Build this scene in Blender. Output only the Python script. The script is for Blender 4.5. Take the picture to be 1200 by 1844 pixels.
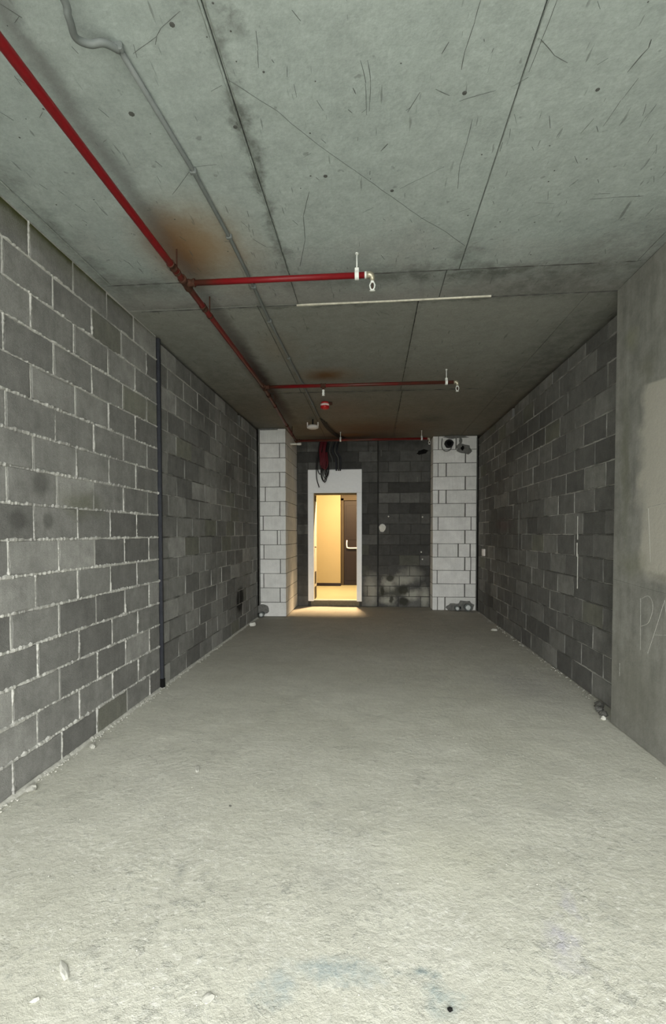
import bpy, math, random
from mathutils import Vector, Matrix, noise as mn

random.seed(7)
for o in list(bpy.data.objects): bpy.data.objects.remove(o, do_unlink=True)
C = bpy.context.scene.collection
S = bpy.context.scene
R = math.radians

# ------------------------------------------------------------------ camera
cd = bpy.data.cameras.new('camera'); cam = bpy.data.objects.new('camera', cd); C.objects.link(cam)
cd.sensor_fit = 'HORIZONTAL'; cd.sensor_width = 36.0
cd.lens = 859.3 / 1200 * 36.0
cd.shift_y = (985.85 - 922) / 1200
cd.clip_start = 0.02; cd.clip_end = 200
YAW, PIT, ROL = .0824, .0295, -.0015
F = Vector((-math.sin(YAW)*math.cos(PIT), math.cos(YAW)*math.cos(PIT), -math.sin(PIT)))
Rt = Vector((math.cos(YAW), math.sin(YAW), 0)); U = Rt.cross(F)
R2 = Rt*math.cos(ROL) + U*math.sin(ROL); U2 = -Rt*math.sin(ROL) + U*math.cos(ROL)
cam.matrix_world = Matrix.Translation((0, 0, 1.4214)) @ Matrix((R2, U2, -F)).transposed().to_4x4()
S.camera = cam

# ------------------------------------------------------------------ world: bright overcast sky seen from the open shop front
w = bpy.data.worlds.new('sky'); S.world = w; w.use_nodes = True
w.node_tree.nodes['Background'].inputs[0].default_value = (1.0, .995, .965, 1)
w.node_tree.nodes['Background'].inputs[1].default_value = 9.8
# the open front of the room, as a portal for the sky light
ld = bpy.data.lights.new('front_opening', 'AREA'); ld.shape = 'RECTANGLE'; ld.size = 3.9; ld.size_y = 3.2
ld.cycles.is_portal = True
lo = bpy.data.objects.new('front_opening', ld); C.objects.link(lo)
Y0 = -1.2
lo.location = (0, Y0, 1.6); lo.rotation_euler = (R(90), 0, 0)
# ceiling lamp of the corridor behind the door
l2 = bpy.data.lights.new('corridor_lamp', 'AREA'); l2.shape = 'SQUARE'; l2.size = .3; l2.energy = 430; l2.color = (1, .68, .38)
lo2 = bpy.data.objects.new('corridor_lamp_light', l2); C.objects.link(lo2); lo2.location = (-.45, 10.25, 3.085)
S.view_settings.view_transform = 'Standard'; S.view_settings.look = 'None'
S.view_settings.gamma = 1; S.view_settings.use_curve_mapping = False
S.view_settings.exposure = 0.0

# ------------------------------------------------------------------ numbers
H = 3.2; XL = -1.9414; XR = 1.9213; XC = 1.7854; YB = 9.256; YC = 3.712

# ------------------------------------------------------------------ material helpers
class M:
    def __init__(s, name, rough=.9, metal=0):
        s.m = bpy.data.materials.new(name); s.m.use_nodes = True
        s.t = s.m.node_tree; s.b = s.t.nodes['Principled BSDF']
        s.b.inputs['Roughness'].default_value = rough; s.b.inputs['Metallic'].default_value = metal
        s.b.inputs['Specular IOR Level'].default_value = .3
        s.geo = s.t.nodes.new('ShaderNodeNewGeometry').outputs['Position']
    def link(s, v, inp):
        if isinstance(v, bpy.types.NodeSocket): s.t.links.new(v, inp)
        elif isinstance(v, (tuple, list)) and len(v) == 3 and inp.type == 'RGBA': inp.default_value = (*v, 1)
        else: inp.default_value = v
    def node(s, ty, ins={}, **kw):
        n = s.t.nodes.new(ty)
        for k, v in kw.items(): setattr(n, k, v)
        for k, v in ins.items(): s.link(v, n.inputs[k])
        return n
    def math(s, op, a, b=0.0, c=None):
        n = s.node('ShaderNodeMath', {0: a, 1: b}, operation=op)
        if c is not None: s.link(c, n.inputs[2])
        return n.outputs[0]
    def map(s, v, a, b, c=0.0, d=1.0):
        return s.node('ShaderNodeMapRange', {0: v, 1: a, 2: b, 3: c, 4: d}).outputs[0]
    def scale(s, v, sx, sy, sz, rz=0.0):
        return s.node('ShaderNodeMapping', {'Vector': v, 'Scale': (sx, sy, sz), 'Rotation': (0, 0, rz)}).outputs[0]
    def noise(s, scale, detail=4, rough=.6, vec=None, col=False):
        n = s.node('ShaderNodeTexNoise', {'Vector': vec or s.geo, 'Scale': scale, 'Detail': detail, 'Roughness': rough})
        return n.outputs[1 if col else 0]
    def vor(s, scale, vec=None):
        return s.node('ShaderNodeTexVoronoi', {'Vector': vec or s.geo, 'Scale': scale}).outputs[0]
    def mix(s, f, a, b, mode='MIX'):
        n = s.t.nodes.new('ShaderNodeMix'); n.data_type = 'RGBA'; n.blend_type = mode
        s.link(f, n.inputs[0]); s.link(a, n.inputs[6]); s.link(b, n.inputs[7]); return n.outputs[2]
    def val(s, f, lo, hi, col):
        'colour scaled by a factor mapped to lo..hi'
        v = s.map(f, .25, .75, lo, hi)
        return s.node('ShaderNodeVectorMath', {0: col if not isinstance(col, tuple) else col, 'Scale': v}, operation='SCALE').outputs[0]
    def blob(s, c, r, soft=.6, amt=.3, nscale=3.0):
        if not hasattr(s, '_wob'): s._wob = {}
        if nscale not in s._wob:
            n = s.noise(nscale, 4, .65, col=True)
            s._wob[nscale] = s.node('ShaderNodeVectorMath', {0: n, 1: (.5, .5, .5)}, operation='SUBTRACT').outputs[0]
        d = s.node('ShaderNodeVectorMath', {0: s._wob[nscale], 'Scale': amt}, operation='SCALE').outputs[0]
        p = s.node('ShaderNodeVectorMath', {0: s.geo, 1: d}, operation='ADD').outputs[0]
        p = s.node('ShaderNodeVectorMath', {0: p, 1: c}, operation='SUBTRACT').outputs[0]
        p = s.node('ShaderNodeVectorMath', {0: p, 1: r}, operation='DIVIDE').outputs[0]
        L = s.node('ShaderNodeVectorMath', {0: p}, operation='LENGTH').outputs[1]
        return s.map(L, 1.0, 1.0 - soft, 0.0, 1.0)
    def bump(s, h, strength=.5, dist=.01, prev=None):
        n = s.node('ShaderNodeBump', {'Height': h, 'Strength': strength, 'Distance': dist})
        if prev is not None: s.t.links.new(prev, n.inputs['Normal'])
        return n.outputs[0]
    def out(s, col, nrm=None):
        s.link(col, s.b.inputs['Base Color'])
        if nrm is not None: s.t.links.new(nrm, s.b.inputs['Normal'])
        return s.m

def plain(name, col, rough=.6, metal=0, var=.12, sc=25.0):
    m = M(name, rough, metal)
    n = m.noise(sc, 3, .6)
    return m.out(m.val(n, 1-var, 1+var, col), m.bump(n, .15, .003))

# grey hollow-block concrete
def block_mat(name, base, lo, hi, extra=None):
    m = M(name, .95)
    rnd = m.node('ShaderNodeObjectInfo').outputs['Random']
    col = m.mix(rnd, tuple(base[i]*lo for i in range(3)), tuple(base[i]*hi for i in range(3)))
    g = m.math('GREATER_THAN', m.math('FRACT', m.math('MULTIPLY', rnd, 17.3)), .93)
    col = m.mix(m.math('MULTIPLY', g, .6), col, (base[0]*.88, base[1]*.9, base[2]*.72))
    g2 = m.math('GREATER_THAN', m.math('FRACT', m.math('MULTIPLY', rnd, 31.7)), .91)
    col = m.mix(m.math('MULTIPLY', g2, .8), col, tuple(b*hi*1.28 for b in base))
    n1 = m.noise(2.3, 4, .6); col = m.mix(m.map(n1, .35, .7, 0, .5), col, tuple(b*.55 for b in base))
    n2 = m.noise(9, 5, .7);   col = m.val(n2, .76, 1.22, col)
    n3 = m.noise(160, 3, .8); col = m.val(n3, .78, 1.22, col)
    strk = m.noise(1, 3, .6, m.scale(m.geo, 45, 45, 3)); col = m.val(strk, .93, 1.07, col)
    if extra: col = extra(m, col)
    pit = m.map(m.vor(95), .0, .35, 0, 1)
    b = m.bump(n3, .7, .004); b = m.bump(pit, .35, .003, b); b = m.bump(n2, .3, .01, b)
    return m.out(col, b)
BASE = (.235, .236, .222)
def left_extra(m, col):
    for c, r in (((XL, 2.47, 1.50), (.3, .09, .07)), ((XL, 2.72, 1.50), (.3, .06, .06)), ((XL, 2.66, 1.72), (.3, .09, .09))):
        col = m.mix(m.math('MULTIPLY', m.blob(c, r, .5, .04, 9), .5), col, (.05, .05, .045))
    col = m.mix(m.math('MULTIPLY', m.blob((XL, 6.85, .45), (.3, .22, .22), .35, .12, 7), .93), col, (.008, .008, .007))
    for c, r in (((XL, 2.6, 3.2), (.3, 1.7, .16)), ((XL, 3.05, 1.62), (.3, .33, .13))):
        col = m.mix(m.math('MULTIPLY', m.blob(c, r, .8, .2, 4), .55), col, (.10, .105, .055))
    col = m.mix(m.math('MULTIPLY', m.blob((XL, 2.6, 3.2), (.3, 2.0, .06), .6, .05, 9), .9), col, (.05, .055, .008))
    for c, r in (((XL, 5.3, 2.9), (.3, .8, .25)), ((XL, 6.2, 2.2), (.3, .6, .3)), ((XL, 7.2, 2.3), (.3, .8, 1.0)), ((XL, 5.7, .9), (.3, .5, .3))):
        col = m.mix(m.math('MULTIPLY', m.blob(c, r, .9, .6, 3), .5), col, (.05, .052, .048))
    return col
def right_extra(m, col):
    for c, r in (((XR, 7.4, 1.3), (.3, 1.0, .7)), ((XR, 7.8, .3), (.3, .9, .35)), ((XR, 6.2, 2.7), (.3, 1.2, .35)), ((XR, 4.0, .7), (.3, .25, .6)), ((XR, 8.2, 2.4), (.3, .8, .6))):
        col = m.mix(m.math('MULTIPLY', m.blob(c, r, .9, .6, 3), .5), col, (.05, .052, .048))
    col = m.mix(m.math('MULTIPLY', m.blob((XR, 7.2, 1.55), (.3, .5, .14), .8, .2, 4), .35), col, (.12, .05, .05))
    return col
def back_extra(m, col):
    for c, r, k in (((.30, YB, .45), (.17, .3, .2), .9), ((.55, YB, .52), (.28, .3, .14), .8), ((.75, YB, .25), (.22, .3, .14), .9),
                 ((.30, YB, .12), (.2, .3, .14), .9), ((-.02, YB, .3), (.16, .3, .45), .7), ((1.0, YB, .2), (.12, .3, .3), .8), ((.75, YB, .62), (.3, .3, .2), .5)):
        col = m.mix(m.math('MULTIPLY', m.blob(c, r, .7, .22, 6), k), col, (.42, .42, .36))
    for c, r in (((.34, YB, .55), (.1, .3, .08)), ((.60, YB, .33), (.13, .3, .12)), ((.20, YB, .3), (.04, .3, .12)), ((.6, YB, .1), (.12, .3, .1)), ((.37, YB, .14), (.05, .3, .1))):
        col = m.mix(m.math('MULTIPLY', m.blob(c, r, .4, .1, 9), .9), col, (.045, .045, .035))
    for c, r in (((-.8, YB, 3.0), (.45, .3, .35)), ((-1.36, YB, 1.6), (.1, .3, 2)), ((.6, YB, 3.2), (.7, .3, .12))):
        col = m.mix(m.math('MULTIPLY', m.blob(c, r, .8, .3, 4), .6), col, (.03, .03, .028))
    return col
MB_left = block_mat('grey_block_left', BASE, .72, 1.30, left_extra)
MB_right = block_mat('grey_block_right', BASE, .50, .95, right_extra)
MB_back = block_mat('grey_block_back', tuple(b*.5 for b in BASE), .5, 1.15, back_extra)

def mortar_mat(name, hi, lo, t0, t1):
    m = M(name, .95)
    f = m.map(m.noise(1.8, 3, .6), t0, t1)
    col = m.mix(f, lo, hi); n = m.noise(70, 4, .7)
    col = m.val(n, .75, 1.25, col)
    return m.out(col, m.bump(n, .8, .006))
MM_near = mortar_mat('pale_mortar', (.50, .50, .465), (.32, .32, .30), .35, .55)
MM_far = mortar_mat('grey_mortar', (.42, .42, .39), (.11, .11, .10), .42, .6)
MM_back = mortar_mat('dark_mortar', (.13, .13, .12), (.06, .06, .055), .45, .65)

# white aerated blocks
def white_mat():
    m = M('white_aerated_block', .92)
    rnd = m.node('ShaderNodeObjectInfo').outputs['Random']
    col = m.mix(rnd, (.72, .73, .70), (.84, .845, .82))
    n = m.noise(60, 4, .7); n2 = m.noise(6, 4, .65)
    col = m.val(n2, .88, 1.1, col); col = m.val(n, .93, 1.07, col)
    comb = m.noise(1, 2, .5, m.scale(m.geo, 90, 90, 4)); col = m.val(comb, .95, 1.05, col)
    return m.out(col, m.bump(n, .5, .004, m.bump(comb, .3, .002)))
M_white = white_mat()
M_wjoint = plain('thin_grey_joint', (.13, .13, .12), .95)

# cast concrete of the ceiling
def ceiling_mat():
    m = M('cast_concrete_ceiling', .9)
    n1 = m.noise(1.1, 4, .6); n2 = m.noise(5, 6, .7); n3 = m.noise(55, 4, .75)
    rnd = m.node('ShaderNodeObjectInfo').outputs['Random']
    col = m.mix(n1, (.365, .425, .408), (.42, .47, .45))
    yy = m.node('ShaderNodeSeparateXYZ', {0: m.geo}).outputs[1]
    col = m.mix(m.map(m.math('ADD', yy, m.math('MULTIPLY', n2, .7)), 3.75, 4.25), col, (.285, .295, .265))  # back zones browner; daylight falloff is also painted into their darker tones
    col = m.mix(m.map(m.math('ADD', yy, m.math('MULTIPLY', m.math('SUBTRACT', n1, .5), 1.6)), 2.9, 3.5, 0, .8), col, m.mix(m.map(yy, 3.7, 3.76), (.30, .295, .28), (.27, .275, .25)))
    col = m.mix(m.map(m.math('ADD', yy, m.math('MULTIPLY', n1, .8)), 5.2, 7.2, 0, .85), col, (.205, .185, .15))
    col = m.val(rnd, .96, 1.04, col)
    col = m.val(n2, .87, 1.1, col); col = m.val(n3, .86, 1.13, col); col = m.val(m.noise(18, 5, .75), .86, 1.12, col)
    # dirty bands along board joints; right-corner shade painted in, left edge darkened
    nb = m.noise(7, 5, .75)
    for c, r, k in (((.6, 3.38, H), (1.9, .16, .3), .75), ((1.2, 3.6, H), (.9, .3, .3), .6), ((.1, 3.75, H), (1.6, .035, .3), .7), ((-1.6, 3.35, H), (.5, .22, .3), .55), ((-.57, 2.3, H), (.06, 1.7, .3), .8), ((-.5, 1.68, H), (.07, .09, .3), .95),
                    ((-1.85, 2.7, H), (.1, 1.5, .3), .5), ((1.5, 3.1, H), (.5, .45, .3), .35), ((0, 6.04, H), (1.7, .10, .3), .4), ((.9, 7.6, H), (.35, .3, .3), .7),
                    ((.36, 5, H), (.05, 2.5, .3), .35), ((-1.1, 3.72, H), (.9, .06, .3), .5), ((1.75, 5.4, H), (.45, 2.6, .3), .6), ((-1.75, 5.6, H), (.4, 2.3, .3), .4), ((.6, 3.15, H), (.12, .2, .3), .6)):
        f = m.math('MULTIPLY', m.blob(c, r, .85, .25, 6), m.map(nb, .38, .6, .25, 1))
        col = m.mix(m.math('MULTIPLY', f, k), col, (.085, .09, .08))
    # rust around the pipe joints; last grey band paints the main pipe's soft shadow
    for c, r, k, cc in (((-1.2, 2.96, H), (.24, .55, .3), 1.0, (.08, .036, .014)), ((-1.05, 2.9, H), (.3, .4, .3), .6, (.26, .15, .06)), ((-1.0, 3.0, H), (.42, .62, .3), .45, (.34, .24, .13)), ((-1.3, 3.0, H), (.25, .5, .3), .4, (.3, .17, .1)),
                        ((-.53, 5.42, H), (.24, .2, .3), 1, (.10, .035, .012)), ((-.5, 5.4, H), (.45, .32, .3), .5, (.25, .15, .07)), ((-.9, 4.6, H), (.3, .5, .3), .25, (.25, .17, .1)),
                        ((-.1, 8.2, H), (1.5, .9, .3), .7, (.13, .062, .028)), ((-.4, 8.9, H), (1.2, .55, .3), .85, (.03, .014, .01)), ((-.45, 8.7, H), (.5, .2, .3), .6, (.2, .08, .02)),
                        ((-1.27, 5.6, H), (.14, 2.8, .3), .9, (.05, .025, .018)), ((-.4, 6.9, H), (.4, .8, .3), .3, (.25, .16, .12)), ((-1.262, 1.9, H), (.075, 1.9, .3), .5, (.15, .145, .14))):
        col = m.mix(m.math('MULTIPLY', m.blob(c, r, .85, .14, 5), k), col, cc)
    # scratches and trowel nicks in several directions
    tot = None
    for ang, sc, th in ((.55, 7, .735), (.3, 5, .74), (-.25, 6, .75), (1.2, 6, .76), (0, 4, .745)):
        v = m.scale(m.geo, sc*5.5, sc*.75, 1, ang)
        f = m.map(m.noise(1, 2, .55, v), th - .02, th + .02)
        tot = f if tot is None else m.math('MAXIMUM', tot, f)
    col = m.mix(m.math('MULTIPLY', tot, .5), col, (.10, .11, .10))
    sp = m.map(m.noise(16, 2, .5), .72, .76); col = m.mix(m.math('MULTIPLY', sp, .45), col, (.12, .13, .12))
    b = m.bump(n3, .25, .003); b = m.bump(n2, .4, .012, b); b = m.bump(m.math('SUBTRACT', 1, tot), .4, .003, b)
    return m.out(col, b)
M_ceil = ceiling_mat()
M_ceil_dark = plain('joint_dark', (.10, .105, .098), .95)
M_scuff = plain('scuff_grey', (.11, .12, .11), .95)
M_joint = plain('sooty_joint', (.06, .06, .055), .95)
M_scuff2 = plain('ridge_grey', (.27, .30, .275), .95, 0, .3, 40)

def floor_mat():
    m = M('cement_screed_floor', .9)
    n1 = m.noise(.9, 4, .6); n2 = m.noise(4.5, 6, .72); n3 = m.noise(28, 5, .75); n4 = m.noise(170, 3, .8)
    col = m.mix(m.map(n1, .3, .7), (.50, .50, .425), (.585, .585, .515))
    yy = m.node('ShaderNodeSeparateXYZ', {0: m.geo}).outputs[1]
    col = m.mix(m.map(yy, 4.0, 8.5, 0, .8), col, (.36, .335, .285))  # far floor darkened, the daylight falloff is put into its colour
    col = m.val(n2, .88, 1.1, col)
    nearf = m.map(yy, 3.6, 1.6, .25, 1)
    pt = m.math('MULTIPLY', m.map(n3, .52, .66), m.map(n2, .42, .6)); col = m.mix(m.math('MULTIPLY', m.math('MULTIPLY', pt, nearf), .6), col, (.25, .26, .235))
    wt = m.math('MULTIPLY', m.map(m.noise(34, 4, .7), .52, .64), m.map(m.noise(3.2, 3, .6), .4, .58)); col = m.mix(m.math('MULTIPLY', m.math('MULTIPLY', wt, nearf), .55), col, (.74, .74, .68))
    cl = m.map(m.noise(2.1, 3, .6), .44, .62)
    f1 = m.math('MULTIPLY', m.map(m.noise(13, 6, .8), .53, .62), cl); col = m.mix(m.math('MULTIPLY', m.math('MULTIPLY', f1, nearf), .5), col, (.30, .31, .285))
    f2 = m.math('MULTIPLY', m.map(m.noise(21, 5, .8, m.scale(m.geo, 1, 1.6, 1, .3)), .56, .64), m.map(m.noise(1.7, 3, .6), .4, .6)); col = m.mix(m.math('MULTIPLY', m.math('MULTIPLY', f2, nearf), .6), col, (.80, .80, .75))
    col = m.val(n4, .86, 1.14, col)
    st = m.noise(1, 4, .7, m.scale(m.geo, 5, 14, 1, .12)); col = m.val(st, .95, 1.05, col)
    for c, r, k, cc in (((-.12, 1.5, 0), (.22, .06, .3), .8, (.33, .39, .395)), ((-.3, 1.42, 0), (.08, .08, .3), .75, (.35, .41, .415)), ((.16, 1.53, 0), (.08, .05, .3), .75, (.20, .26, .27)), ((.21, 1.44, 0), (.07, .07, .3), .65, (.28, .35, .35)), ((.66, 1.68, 0), (.07, .14, .3), .7, (.44, .43, .50)), ((.75, 1.85, 0), (.05, .1, .3), .6, (.45, .44, .50)), ((.3, 2.1, 0), (.4, .3, .3), .4, (.62, .62, .50)),
                        ((-.8, 1.93, 0), (.05, .09, .3), .55, (.26, .27, .25)), ((0, 2.46, 0), (.16, .05, .3), .35, (.3, .3, .27)), ((0, 2.05, 0), (.12, .12, .3), .3, (.33, .33, .3)),
                        ((.95, 2.5, 0), (.12, .08, .3), .35, (.3, .3, .27)), ((-1.0, 3.0, 0), (.3, .04, .3), .3, (.33, .33, .29)), ((-.3, 2.45, 0), (.06, .07, .3), .4, (.28, .28, .26)),
                        ((1.45, 4.6, 0), (.5, .9, .3), .45, (.34, .33, .33)), ((-.2, 1.95, 0), (.14, .1, .3), .35, (.3, .3, .27)), ((-1.75, 7.3, 0), (.3, .8, .3), .4, (.28, .26, .22)),
                        ((.4, 3.4, 0), (.3, .08, .3), .25, (.4, .39, .34)), ((.3, 5.5, 0), (1.0, .5, .3), .25, (.55, .54, .48)), ((.9, 3.9, 0), (.3, .3, .3), .3, (.66, .65, .58))):
        col = m.mix(m.math('MULTIPLY', m.math('MULTIPLY', m.blob(c, r, .8, .2, 9), m.map(n3, .35, .6, .3, 1)), k), col, cc)
    b = m.bump(n4, .35, .003); b = m.bump(n3, .6, .010, b); b = m.bump(f1, .5, .006, b); b = m.bump(n2, .35, .02, b); b = m.bump(st, .08, .01, b)
    return m.out(col, b)
M_floor = floor_mat()

def column_mat():
    m = M('cast_concrete_column', .9)
    n1 = m.noise(1.6, 4, .6); n2 = m.noise(8, 6, .72); n3 = m.noise(70, 4, .75)
    col = m.mix(m.map(n1, .35, .65), (.22, .222, .20), (.30, .30, .272))
    col = m.val(n2, .76, 1.24, col)
    col = m.val(m.noise(1, 4, .65, m.scale(m.geo, 14, 14, 1.6)), .82, 1.15, col)
    # smooth skimmed beige area above breast height
    sep = m.node('ShaderNodeSeparateXYZ', {0: m.geo})
    y_, z_ = sep.outputs[1], sep.outputs[2]
    f = m.math('MULTIPLY', m.map(m.math('ADD', z_, m.math('MULTIPLY', n2, .05)), 1.12, 1.2), m.map(m.math('ADD', z_, m.math('MULTIPLY', y_, -.13)), 1.97, 1.955))
    f = m.math('MULTIPLY', f, m.map(m.math('ADD', y_, m.math('MULTIPLY', m.noise(4, 4, .6), .42)), 3.60, 3.50))
    col = m.mix(m.math('MULTIPLY', f, .85), col, (.46, .445, .385))
    for c, r, k, cc in (((XC, 3.55, 1.9), (.3, .07, .7), .6, (.15, .155, .11)), ((XC, 3.3, 2.5), (.3, .12, .12), .55, (.16, .16, .12)), ((XC, 3.45, 1.2), (.3, .25, .12), .5, (.17, .175, .12)),
                        ((XC, 3.4, .35), (.3, .5, .45), .5, (.20, .20, .165)), ((XC, 3.5, 2.75), (.3, .12, .12), .4, (.24, .25, .15)), ((XC, 3.0, 1.15), (.3, .3, .04), .5, (.16, .16, .12))):
        col = m.mix(m.math('MULTIPLY', m.blob(c, r, .85, .2, 6), k), col, cc)
    col = m.val(n3, .92, 1.08, col)
    return m.out(col, m.bump(n3, .3, .003, m.bump(n2, .4, .01)))
M_col = column_mat()

def red_mat(rust):
    m = M('red_pipe_paint', .38)
    n = m.noise(5, 4, .65); n2 = m.noise(40, 4, .7)
    col = m.mix(m.map(n2, .5, .65, 0, .4), (.19, .007, .010), (.11, .008, .008))
    for c, r in (((-1.2, 3.05, 3.06), (.25, .35, .4)), ((-1.2, 5.2, 3.06), (.3, .5, .4)), ((-1.0, 8.5, 3.06), (2.2, .9, .4)), ((-1.27, 5.8, 3.06), (.25, 2.9, .4)), ((.4, 5.3, 3.06), (1.3, .4, .4))):
        f = m.math('MULTIPLY', m.blob(c, r, .6, .3, 4), m.map(n, .3, .55, .35, 1))
        col = m.mix(m.math('MULTIPLY', f, .9), col, (.07, .028, .018))
    return m.out(col, m.bump(n2, .25, .002))
M_red = red_mat(0)
M_rust = plain('rusty_steel', (.07, .03, .018), .8, .2, .4, 60)
M_zinc = plain('bright_zinc', (.80, .82, .78), .45, 0, .06)
M_brass = plain('pale_brass', (.45, .42, .32), .35, .6, .15)
M_conduit = plain('grey_plastic_conduit', (.17, .19, .185), .42, 0, .08)
M_post = plain('blue_black_steel', (.035, .038, .046), .45, .2, .2)
M_black = plain('black_cable', (.012, .012, .012), .5)
M_redcable = plain('dark_red_cable', (.10, .006, .012), .5)
M_hole = plain('deep_black', (.004, .004, .004), 1)
M_frame = plain('bluish_white_enamel', (.90, .93, .94), .35, 0, .03)
M_whiteplastic = plain('white_plastic', (.78, .74, .70), .45, 0, .05)
M_alarm = plain('red_plastic', (.5, .02, .02), .35, 0, .05)
M_pinkglass = plain('pale_pink_lens', (.92, .72, .68), .25, 0, .03)
M_batten = plain('pale_dusty_lath', (.62, .60, .50), .8, 0, .25)
M_yellow = plain('cream_yellow_paint', (.235, .20, .11), .7, 0, .03, 3)
M_tile = plain('cream_floor_tile', (.26, .25, .155), .4, 0, .08, 6)
M_brown = plain('dark_brown_wood', (.007, .0035, .003), .5, 0, .2, 8)
M_casing = plain('olive_brown_casing', (.035, .026, .012), .6, 0, .1, 8)
M_reveal = plain('rough_cream_plaster', (.45, .44, .36), .9, 0, .12, 30)
M_step = plain('dusty_dark_step', (.14, .13, .095), .95, 0, .25, 20)
M_patch = plain('grey_mortar_patch', (.17, .172, .16), .95, 0, .3, 25)
M_chalk = plain('white_chalk', (.38, .38, .35), .95, 0, .3, 90)
M_stone = plain('dark_rubble', (.12, .12, .108), .95, 0, .3, 30)
M_pale = plain('pale_cement_lump', (.50, .50, .45), .95, 0, .2, 40)
M_plastergob = plain('white_plaster', (.72, .72, .66), .9, 0, .1, 30)
M_pave = plain('pavement', (.32, .32, .30), .9)

# ------------------------------------------------------------------ mesh helpers
class MB:
    def __init__(s): s.v = []; s.f = []
    def add(s, vs, fs):
        k = len(s.v); s.v += [tuple(v) for v in vs]; s.f += [tuple(i+k for i in f) for f in fs]; return s
    def box(s, a, b):
        (x0, y0, z0), (x1, y1, z1) = a, b
        return s.add([(x0,y0,z0),(x1,y0,z0),(x1,y1,z0),(x0,y1,z0),(x0,y0,z1),(x1,y0,z1),(x1,y1,z1),(x0,y1,z1)],
                     [(0,3,2,1),(4,5,6,7),(0,1,5,4),(1,2,6,5),(2,3,7,6),(3,0,4,7)])
    def bbox(s, a, b, c=.004):
        'box with chamfered edges'
        (x0, y0, z0), (x1, y1, z1) = a, b; c = min(c, (x1-x0)/3, (y1-y0)/3, (z1-z0)/3)
        rings = []
        for z, i in ((z0, c), (z0+c, 0), (z1-c, 0), (z1, c)):
            rings.append([(x0+i+c*(i==0), y0+i, z), (x1-i-c*(i==0), y0+i, z), (x1-i, y0+i+c*(i==0), z), (x1-i, y1-i-c*(i==0), z),
                          (x1-i-c*(i==0), y1-i, z), (x0+i+c*(i==0), y1-i, z), (x0+i, y1-i-c*(i==0), z), (x0+i, y0+i+c*(i==0), z)])
        vs = [p for r in rings for p in r]; fs = [tuple(reversed(range(8))), tuple(range(24, 32))]
        for k in range(3):
            for j in range(8): fs.append((k*8+j, k*8+(j+1) % 8, (k+1)*8+(j+1) % 8, (k+1)*8+j))
        return s.add(vs, fs)
    def tube(s, pts, r, n=10, cap=True):
        pts = [Vector(p) for p in pts]; rr = r if isinstance(r, (list, tuple)) else [r]*len(pts)
        t = (pts[1]-pts[0]).normalized(); a = t.orthogonal().normalized(); vs = []
        for i, p in enumerate(pts):
            if i == 0: t = (pts[1]-pts[0])
            elif i == len(pts)-1: t = pts[i]-pts[i-1]
            else: t = (pts[i+1]-pts[i]).normalized() + (pts[i]-pts[i-1]).normalized()
            t.normalize(); a = (a - t*a.dot(t)).normalized(); b = t.cross(a)
            for k in range(n):
                q = 2*math.pi*k/n; vs.append(p + (a*math.cos(q)+b*math.sin(q))*rr[i])
        fs = []
        for i in range(len(pts)-1):
            for k in range(n): fs.append((i*n+k, i*n+(k+1) % n, (i+1)*n+(k+1) % n, (i+1)*n+k))
        if cap: fs += [tuple(reversed(range(n))), tuple(range((len(pts)-1)*n, len(pts)*n))]
        return s.add(vs, fs)
    def lathe(s, prof, o=(0,0,0), n=16, ax='Z'):
        'prof: (radius, height) pairs'
        vs = []
        for r, h in prof:
            for k in range(n):
                q = 2*math.pi*k/n; c, d = r*math.cos(q), r*math.sin(q)
                p = (c, d, h) if ax == 'Z' else ((h, c, d) if ax == 'X' else (d, h, c))
                vs.append((o[0]+p[0], o[1]+p[1], o[2]+p[2]))
        fs = []
        for i in range(len(prof)-1):
            for k in range(n): fs.append((i*n+k, i*n+(k+1) % n, (i+1)*n+(k+1) % n, (i+1)*n+k))
        fs += [tuple(reversed(range(n))), tuple(range((len(prof)-1)*n, len(prof)*n))]
        return s.add(vs, fs)
    def build(s, name, mat, parent=None, smooth=False, loc=None):
        me = bpy.data.meshes.new(name); me.from_pydata(s.v, [], s.f); me.materials.append(mat)
        if smooth: me.polygons.foreach_set('use_smooth', [True]*len(me.polygons))
        me.update()
        o = bpy.data.objects.new(name, me); C.objects.link(o)
        if parent: o.parent = parent
        if loc: o.location = loc
        return o
def spline(pts, n=8):
    P = [Vector(p) for p in pts]; P = [P[0]*2-P[1]] + P + [P[-1]*2-P[-2]]; out = []
    for i in range(1, len(P)-2):
        for k in range(n):
            t = k/n; a, b, c, d = P[i-1], P[i], P[i+1], P[i+2]
            out.append(.5*((2*b)+(c-a)*t+(2*a-5*b+4*c-d)*t*t+(3*b-a-3*c+d)*t**3))
    return out + [P[-2]]
def tag(o, label=None, cat=None, group=None, kind=None):
    if label: o['label'] = label
    if cat: o['category'] = cat
    if group: o['group'] = group
    if kind: o['kind'] = kind
    return o
def empty(name, loc=(0,0,0), rz=0):
    o = bpy.data.objects.new(name, None); C.objects.link(o); o.location = loc; o.rotation_euler = (0, 0, rz); o.empty_display_size = .1
    return o
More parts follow.
